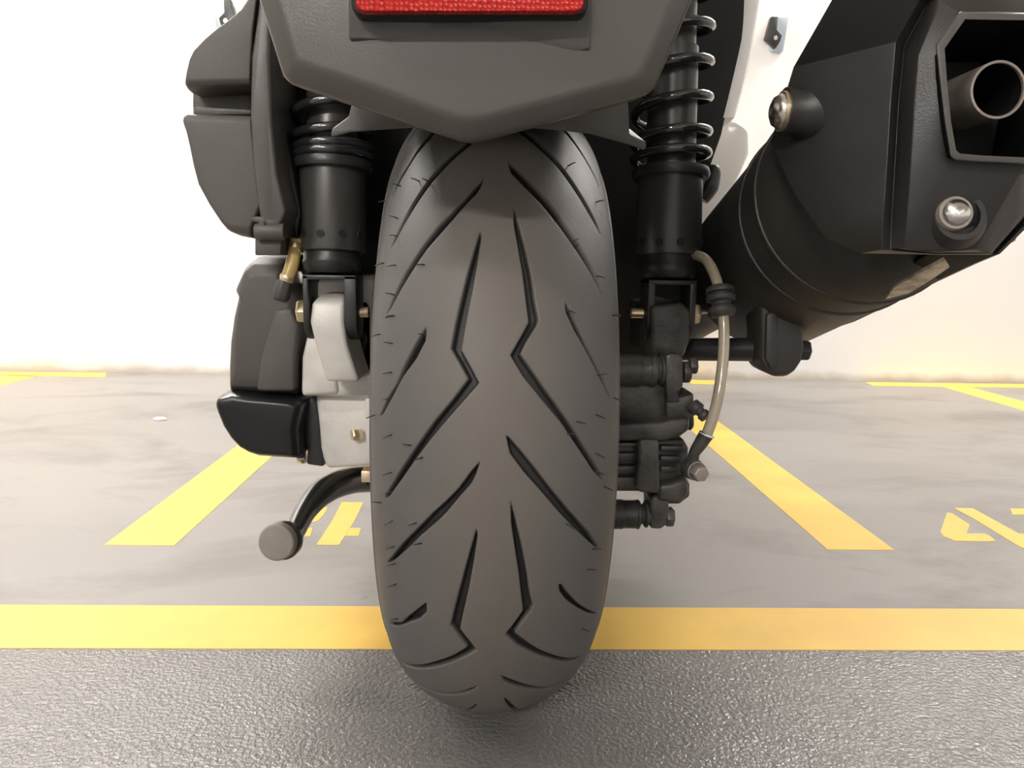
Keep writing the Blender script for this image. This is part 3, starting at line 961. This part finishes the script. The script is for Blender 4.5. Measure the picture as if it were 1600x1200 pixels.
Rg = [
 [(1300, 0, .62), (1240, 105, .735), (1204, 222, .74), (1243, 305, .70), (1290, 372, .65), (1345, 396, .60), (1460, 398, .565), (1548, 398, .55), (1630, 315, .60), (1740, 150, .66), (1690, -50, .64), (1480, -110, .60)],
 [(1440, -5, .545), (1400, 65, .535), (1392, 160, .525), (1386, 260, .52), (1380, 340, .52), (1377, 390, .525), (1460, 397, .525), (1546, 396, .53), (1592, 345, .535), (1690, 140, .54), (1660, -10, .55), (1540, -50, .55)],
 [(1450, 3, .557), (1413, 72, .549), (1404, 160, .539), (1398, 260, .534), (1393, 340, .534), (1391, 390, .530), (1462, 396, .528), (1540, 394, .528), (1588, 340, .531), (1682, 140, .54), (1655, -4, .55), (1540, -42, .55)],
 [(1470, 0, .530), (1434, 88, .522), (1428, 165, .518), (1423, 260, .516), (1418, 340, .517), (1414, 388, .520), (1464, 394, .520), (1524, 390, .520), (1592, 275, .520), (1668, 140, .525), (1645, 4, .53), (1540, -32, .53)],
 [(1500, 18, .520), (1462, 70, .515), (1468, 130, .513), (1475, 190, .512), (1484, 245, .512), (1491, 251, .512), (1530, 254, .512), (1600, 257, .512), (1650, 257, .513), (1684, 90, .515), (1640, 20, .520), (1560, 18, .520)],
 [(1501, 20, .508), (1463, 71, .505), (1469, 130, .503), (1476, 190, .502), (1485, 244, .502), (1492, 250, .502), (1530, 253, .502), (1600, 256, .502), (1648, 256, .503), (1682, 90, .505), (1639, 22, .508), (1560, 20, .508)],
 [(1508, 30, .508), (1476, 76, .505), (1480, 130, .503), (1486, 190, .502), (1494, 235, .502), (1500, 240, .502), (1535, 243, .502), (1600, 246, .502), (1638, 246, .503), (1668, 92, .505), (1632, 32, .508), (1560, 31, .508)],
]
rings = [[at(*q) for q in r] for r in Rg]
for k in (1, 2, 3, 4, 5):
    rings[0][k] = hit_cyl(Rg[0][k][0], Rg[0][k][1], RM + .004)
inner = rings[-1]
ci = sum(inner, Vector()) / 12
rings.append([ci + (p - ci) * 1.05 + Vector((0, .065, -.012)) for p in inner])
top = rings
b = B(); b.loft([[r_[k] for k in (10, 11, 0, 1)] for r_ in top[:2]], closed=False)
shp = b
b = B()
vv = [[b.bm.verts.new(p) for p in r_] for r_ in rings[:5]]
for i_, (ra_, rb_) in enumerate(zip(vv[:-1], vv[1:])):
    for j_ in range(12):
        if i_ == 0 and j_ in (10, 11, 0): continue
        b.face((ra_[j_], rb_[j_], rb_[(j_ + 1) % 12], ra_[(j_ + 1) % 12]))
sh = b.build('muffler_shield', M_SHIELD, scooter, 0.0035, 3, smooth=42); sh['label'] = 'faceted black muffler heat shield'
shp.build('shield_top', M_SHADEPLASTIC, sh)  # top facet coloured near black so it stays dark under the lamps
b = B(); b.loft(rings[4:7], False, False); b.build('outlet_frame', M_PLASTIC_L, sh, 0.0014, 2)
b = B(); b.loft(rings[6:8], False, False); b.build('outlet_throat', M_SHADEPLASTIC, sh)  # throat walls coloured near black for the shade inside the outlet
b = B(); b.loft([rings[7], shift(rings[7], (0, .01, 0))]); b.build('outlet_recess', M_DARK, sh)  # end plate with the shade of the recess put into its colour
# raised upper facet of the shield side
# tail pipe
po = at(1560, 140, .517)
dirp = (at(1560, 140, .517) - at(1505, 146, .585)).normalized()
dirp = Vector((0, -1, .03)).normalized()
b = B()
b.lathe(po - dirp * .075, dirp, [(0, .0180), (.075, .0180), (.075, .0164), (.0, .0164)], 48, caps=False)
b.build('tail_pipe', M_PIPE, muf, smooth=40)
b = B(); b.lathe(po - dirp * .072, dirp, [(0, .0001), (0, .0163), (.070, .0163)], 40, caps=False); b.build('pipe_bore', M_SHADEPLASTIC, muf)  # near-black inner sleeve, its colour standing in for shade in the bore
# rear shield bolt
pbt = at(1494, 332, .512); nb_ = Vector((-.12, -1, .22)).normalized()
def button(b, p, n, r):
    b.lathe(p, n, [(0, r * 1.0), (r * .12, r), (r * .42, r * .82), (r * .58, r * .5), (r * .62, r * .30), (r * .25, r * .28), (r * .25, .0)], 40)
b = B(); button(b, pbt, nb_, .0088); 
bo = b.build('shield_bolt', M_STEEL, sh, smooth=50)
b = B(); b.lathe(pbt - nb_ * .012, nb_, [(0, .0115), (.010, .0115), (.012, .0105)], 32); b.build('bolt_washer', M_PIPE, bo)
b = B(); b.lathe(at(1492, 342, .522), nb_, [(0, .0205), (.004, .0185), (.008, .0160), (.008, .0125), (.002, .0125)], 40); b.build('bolt_boss', M_SHIELD, bo)
# side bolt and boss
ps = at(1212, 174, .60)
b = B(); b.lathe(ps + X_ * .028, -X_, [(-.004, .027), (.004, .022), (.012, .0180), (.022, .0170)], 40); b.build('side_boss', M_SHIELD, sh)
b = B(); button(b, ps + X_ * .004, -X_, .0125); b.build('shield_bolt', M_STEEL, sh, smooth=50)
b = B(); b.lathe(ps + X_ * .007, -X_, [(0, .0145), (.0035, .0145)], 32); b.build('bolt_washer', M_ZINC, sh)

# lower outer shield with a foil patch
lowA = [(x, y, 1230 * .352 / (x - 770)) for x, y in ((1150, 560), (1185, 548), (1255, 528), (1330, 503), (1400, 470), (1460, 440), (1520, 412), (1556, 397))]
b = B()
ra, rb, rc, rd = [], [], [], []
for q in lowA:
    p = at(*q)
    ra.append(p); rb.append(p + Vector((.0, 0, .004)))
    rc.append(p + Vector((-.034, -.004, .010))); rd.append(p + Vector((-.034, -.004, .007)))
vr = [[x, y, z, w] for x, y, z, w in zip(ra, rb, rc, rd)]
b.loft(vr); b.build('lower_shield', M_SHADEPLASTIC, scooter, 0.001)
b = B()
vr = []
for q in lowA:
    p = at(*q); vr.append([p + Vector((0, 0, 0)), p + Vector((.003, 0, 0)), p + Vector((.036, 0, .036)), p + Vector((.033, 0, .037))])
b.loft(vr); ls = b.build('outer_guard', M_SHIELD, scooter, 0.0008)
b = B(); b.prism([hit_cyl(x, y, RM + .006) for x, y in [(1384, 468), (1396, 450), (1420, 436), (1450, 420), (1476, 406), (1484, 418), (1455, 438), (1420, 459)]], (0, .002, .002)); fo = b.build('foil_patch', M_FOIL, ls, 0.0006)
fo['label'] = 'crinkled silver foil patch'
b = B(); b.prism(pix([(1566, 388), (1588, 376), (1595, 345), (1590, 335), (1575, 350)], .575), (0, .01, .0)); b.build('guard_end', M_PIPE, ls, 0.001)

# hanger lug and arm
YB = .735
b = B()
r = pix([(1182, 478), (1190, 466), (1222, 456), (1246, 470), (1252, 500), (1254, 545), (1250, 565), (1240, 580), (1228, 588), (1208, 588), (1190, 578), (1182, 562), (1184, 520)], YB)
b.loft([scale_about(shift(r, (0, -.008, 0)), .9), r, shift(r, (0, .035, 0))])
b.build('muffler_hanger', M_MUFF, scooter, 0.003, 3)
b = B(); b.prism(pix([(1198, 490), (1216, 486), (1218, 572), (1206, 580), (1196, 560)], YB - .012), (0, .012, 0)); b.build('hanger_rib', M_MUFF, scooter, 0.003)
b = B(); p = at(1246, 547, YB + .012); b.hexhead(p, X_, .0105, .011); b.build('hanger_bolt', M_BLACK, scooter, 0.0006)
b = B(); b.cyl(at(1040, 546, .80), at(1195, 546, YB + .015), .0115, n=28); b.build('swing_arm_tube', M_BLACK, scooter)
b = B(); b.prism(pix([(1015, 478), (1066, 472), (1080, 486), (1080, 530), (1068, 560), (1016, 560), (1018, 520)], .735), (0, .12, 0))
b.build('swing_arm_end', M_GRIME, scooter, 0.004, 3)
b = B(); p = at(1078, 508, .755); b.lathe(p - X_ * .01, X_, [(0, .014), (.008, .014)], 24); b.build('lug_washer', M_GRIME, scooter, 0.0008)
b = B(); b.cyl(at(1060, 480, .80), at(1120, 474, .86), .010); b.build('arm_link', M_BLACK, scooter)

# ------------------------------------------------------------------ brake caliper
YC = .70
cal = empty('brake_caliper', (0, 0, 0), scooter)
def cylx(name, x0, x1, yc, hpx, Y, m_, prof=None, parent=cal, bev=.001):
    p0, p1 = at(x0, yc, Y), at(x1, yc, Y)
    p1 = Vector((p1.x, p0.y, p0.z))
    rr_ = hpx / 2 * mpp(Y)
    b = B()
    if prof:
        L = p1.x - p0.x
        b.lathe(p0, X_, [(a * L, c * rr_) for a, c in prof], 32)
    else:
        b.cyl(p0, p1, rr_)
    return b.build(name, m_, parent, bev)
cylx('slide_pin', 940, 1024, 578, 52, YC, M_GRIME, [(0, 1), (.70, 1), (.70, .92), (.88, .92), (.9, .98), (1, .98)])
cylx('pin_boot', 1020, 1042, 578, 50, YC, M_RUBBER2, [(0, 1), (.2, 1), (.25, .8), (.45, .8), (.5, .98), (.7, .98), (.75, .8), (1, .8)])
b = B(); b.prism(pix([(1040, 556), (1048, 552), (1062, 553), (1068, 560), (1068, 604), (1060, 616), (1064, 630), (1042, 630), (1040, 600)], YC - .012), (0, .035, 0)); b.build('caliper_ear', M_GRIME, cal, 0.003)
cylx('pin_bolt', 1066, 1078, 581, 34, YC, M_GRIME)
b = B(); p = at(1077, 572, YC - .004); b.hexhead(p, X_, .0075, .007); b.build('pin_bolt', M_GRIME, cal, 0.0005)
b = B(); b.prism(pix([(940, 600), (1042, 596), (1042, 612), (1044, 626), (1042, 660), (940, 660)], YC), (0, .05, 0)); b.build('caliper_bracket', M_GRIME, cal, 0.003)
b = B(); b.prism(pix([(1040, 624), (1066, 620), (1085, 614), (1085, 640), (1080, 656), (1042, 656)], YC - .010), (0, .04, 0)); b.build('bleeder_boss', M_GRIME, cal, 0.003)
b = B(); b.prism(pix([(1050, 613), (1078, 612), (1084, 622), (1086, 668), (1078, 676), (1064, 640)], YC + .012), (0, .03, 0)); b.build('caliper_shoulder', M_BLACK, cal, 0.003)
b = B()
p0, p1 = at(1082, 632, YC - .012), at(1103, 652, YC - .022)
dd = (p1 - p0); b.lathe(p0, dd, [(0, .0062), (dd.length * .45, .0068), (dd.length * .5, .0045), (dd.length * .72, .0045), (dd.length * .74, .0058), (dd.length, .0055)], 14)
b.build('bleeder_cap', M_RUBBER2, cal, 0.0004)
b = B(); b.prism(pix([(940, 662), (1030, 660), (1048, 655), (1078, 652), (1079, 672), (1062, 684), (1040, 690), (940, 690)], YC - .018), (0, .06, 0)); b.build('caliper_flange', M_GRIME, cal, 0.004, 3)
b = B(); b.prism(pix([(940, 688), (1068, 686), (1076, 700), (1074, 750), (1078, 756), (1078, 776), (1062, 788), (1028, 788), (1024, 768), (940, 768)], YC - .004), (0, .05, 0)); b.build('caliper_body', M_GRIME, cal, 0.004, 3)
for (x0, x1, y0, y1) in ((942, 996, 692, 700), (942, 996, 708, 722), (942, 994, 728, 740), (942, 994, 746, 766), (1032, 1070, 697, 706), (1032, 1064, 713, 722), (1032, 1060, 729, 738)):
    b = B(); b.prism(pix([(x0, y0), (x1, y0), (x1, y1), (x0, y1)], YC - .012), (0, .02, 0)); b.build('caliper_rib', M_GRIME, cal, 0.0018)
b = B(); b.prism(pix([(998, 690), (1006, 686), (1030, 688), (1032, 764), (1028, 772), (1000, 770), (994, 762)], YC - .022), (0, .03, 0)); b.build('bridge_plate', M_GRIME, cal, 0.003)
b = B(); b.prism(pix([(1030, 758), (1050, 756), (1074, 746), (1078, 772), (1066, 786), (1028, 784)], YC - .018), (0, .03, 0)); b.build('piston_lobe', M_GRIME, cal, 0.004, 3)
cylx('slide_pin', 930, 998, 803, 48, YC - .004, M_GRIME, [(0, 1), (.62, 1), (.64, .95), (.93, .95), (.95, 1), (1, 1)])
cylx('pin_boot', 996, 1016, 803, 46, YC - .004, M_RUBBER2, [(0, .95), (.15, .95), (.25, .7), (.45, .7), (.55, .95), (.75, .95), (.8, .75), (1, .75)])
b = B(); b.prism(pix([(1014, 782), (1022, 774), (1046, 774), (1046, 800), (1042, 822), (1032, 828), (1016, 827)], YC - .014), (0, .03, 0)); b.build('caliper_ear', M_GRIME, cal, 0.003)
b = B(); p = at(1040, 807, YC - .004); b.hexhead(p, X_, .0095, .0075); b.build('pin_bolt', M_GRIME, cal, 0.0006)
# banjo fitting and hose
bj = empty('brake_hose', (0, 0, 0), scooter)
nbj = Vector((.28, -1, -.05)).normalized()
pj = at(1080, 731, YC - .028)
b = B(); b.lathe(pj + nbj * -.004, nbj, [(0, .0095), (.010, .0095)], 28); b.lathe(pj + nbj * .006, nbj, [(0, .0075), (.004, .0085)], 24); b.build('banjo_eye', M_GRIME, bj, 0.0008)
b = B(); b.lathe(pj + nbj * .008, nbj, [(0, .0088), (.002, .0088)], 24); b.hexhead(pj + nbj * .010, nbj, .0078, .009); b.build('banjo_bolt', M_PIPE, bj, 0.0005)
b = B(); b.tube([at(1082, 722, YC - .026), at(1085, 708, YC - .027), at(1094, 694, YC - .028), at(1104, 678, YC - .028)], [.0055, .005, .006, .0068], 16, 4); b.build('banjo_pipe', M_GRIME, bj)
b = B(); p = at(1104, 679, YC - .028); b.torus(p, at(1110, 665, YC - .028) - p, .0062, .0010, 24, 6); b.build('hose_collar', M_CHIP, bj)
path = [(1103, 682, .672), (1113, 655, .672), (1122, 620, .674), (1128, 580, .68), (1131, 540, .685), (1131, 505, .69), (1128, 480, .695), (1124, 455, .70), (1116, 428, .71), (1103, 406, .725), (1086, 398, .745)]
b = B(); b.tube([at(*q) for q in path], .0049, 14, 6); b.build('hose', M_HOSE, bj)
p0, p1 = at(1129, 494, .692), at(1124, 446, .70)
dd = p1 - p0; Lg = dd.length
b = B(); b.lathe(p0, dd, [(0, .010), (.004, .0125), (.008, .0115), (.010, .0085), (Lg * .45, .0085), (Lg * .5, .0125), (Lg * .64, .0135), (Lg * .68, .009), (Lg * .74, .009), (Lg * .78, .0130), (Lg * .93, .0120), (Lg, .008)], 32)
b.build('hose_grommet', M_RUBBER2, bj, 0.0004)

# ------------------------------------------------------------------ body behind
mass = [(430, -90), (1168, -90), (1162, 60), (1146, 130), (1134, 182), (1128, 210), (1100, 290), (1088, 420), (1060, 560), (1000, 640), (900, 660), (640, 650), (588, 560), (580, 440), (470, 405), (446, 300), (432, 150)]
r = pix(mass, .93)
b = B(); b.loft([r, shift(r, (0, .5, 0))]); b.build('inner_body_cover', M_DARK, scooter, 0.003)
# white side fairings
def fairing(sgn):
    edge = [(1186, -60), (1170, 0), (1164, 40), (1157, 80), (1148, 120), (1139, 155), (1131, 184)]
    rings = []
    for (x, y) in edge:
        p = at(x, y, .93)
        sec = [p + Vector((-.010, .004, 0)), p, p + Vector((.008, .002, .001)), p + Vector((.016, .012, .003)), p + Vector((.030, .08, .008)), p + Vector((.038, .25, .010)), p + Vector((.030, .5, .0)), p + Vector((.0, .7, -.01)), p + Vector((-.03, .7, -.01)), p + Vector((-.02, .1, 0))]
        if sgn < 0:
            sec = [Vector((2 * TX - q.x + .04, q.y, q.z)) for q in sec]
        rings.append(sec)
    b = B(); b.loft(rings)
    return b.build('side_fairing', M_WHITE, scooter, smooth=60)
fairing(1); fairing(-1)
def leg(sgn):
    pts = pix([(1128, 188), (1150, 186), (1172, 200), (1172, 240), (1150, 290), (1118, 340), (1090, 372), (1060, 372), (1060, 300)], 1.18)
    if sgn < 0: pts = [Vector((2 * TX - q.x, q.y, q.z)) for q in pts]
    b = B(); b.loft([shift(pts, (0, .0, 0)), shift(pts, (.01 * sgn, .5, 0))])
    return b.build('leg_fairing', M_WHITE, scooter, 0.03, 5, smooth=60)
leg(1)
b = B(); b.tube([at(1096, 312, 1.0), at(1108, 292, 1.0), at(1114, 268, 1.0), at(1116, 258, 1.0)], [.009, .012, .010, .005], 16, 5); b.build('foot_peg', M_BLACK, scooter)
# tail and seat out of frame, added to block overhead light; front bodywork
def ringbox(y, x0, x1, z0, z1, c=.04):
    return [Vector((TX + a, y, z)) for a, z in ((x0 + c, z0), (x1 - c, z0), (x1, z0 + c), (x1, z1 - c), (x1 - c, z1), (x0 + c, z1), (x0, z1 - c), (x0, z0 + c))]
b = B(); b.loft([ringbox(.46, -.10, .10, .70, .82), ringbox(.62, -.18, .18, .72, .86), ringbox(.95, -.26, .26, .74, .84), ringbox(1.5, -.24, .24, .70, .78)]); b.build('tail_fairing', M_WHITE, scooter, 0.01, 2)
b = B(); b.loft([ringbox(.66, -.13, .13, .861, .90, .015), ringbox(1.0, -.18, .18, .838, .93, .03), ringbox(1.55, -.15, .15, .775, .86, .03)]); b.build('seat', M_GLOSSBLACK, scooter, 0.008)
b = B(); b.loft([ringbox(1.50, -.18, .18, .20, .42), ringbox(1.95, -.20, .20, .20, .36)]); b.build('floorboard', M_PLASTIC, scooter, 0.008)
b = B(); b.loft([ringbox(1.93, -.22, .22, .20, .70), ringbox(2.05, -.20, .20, .62, .98), ringbox(2.35, -.12, .12, .62, .80)]); b.build('leg_shield', M_WHITE, scooter, 0.02)
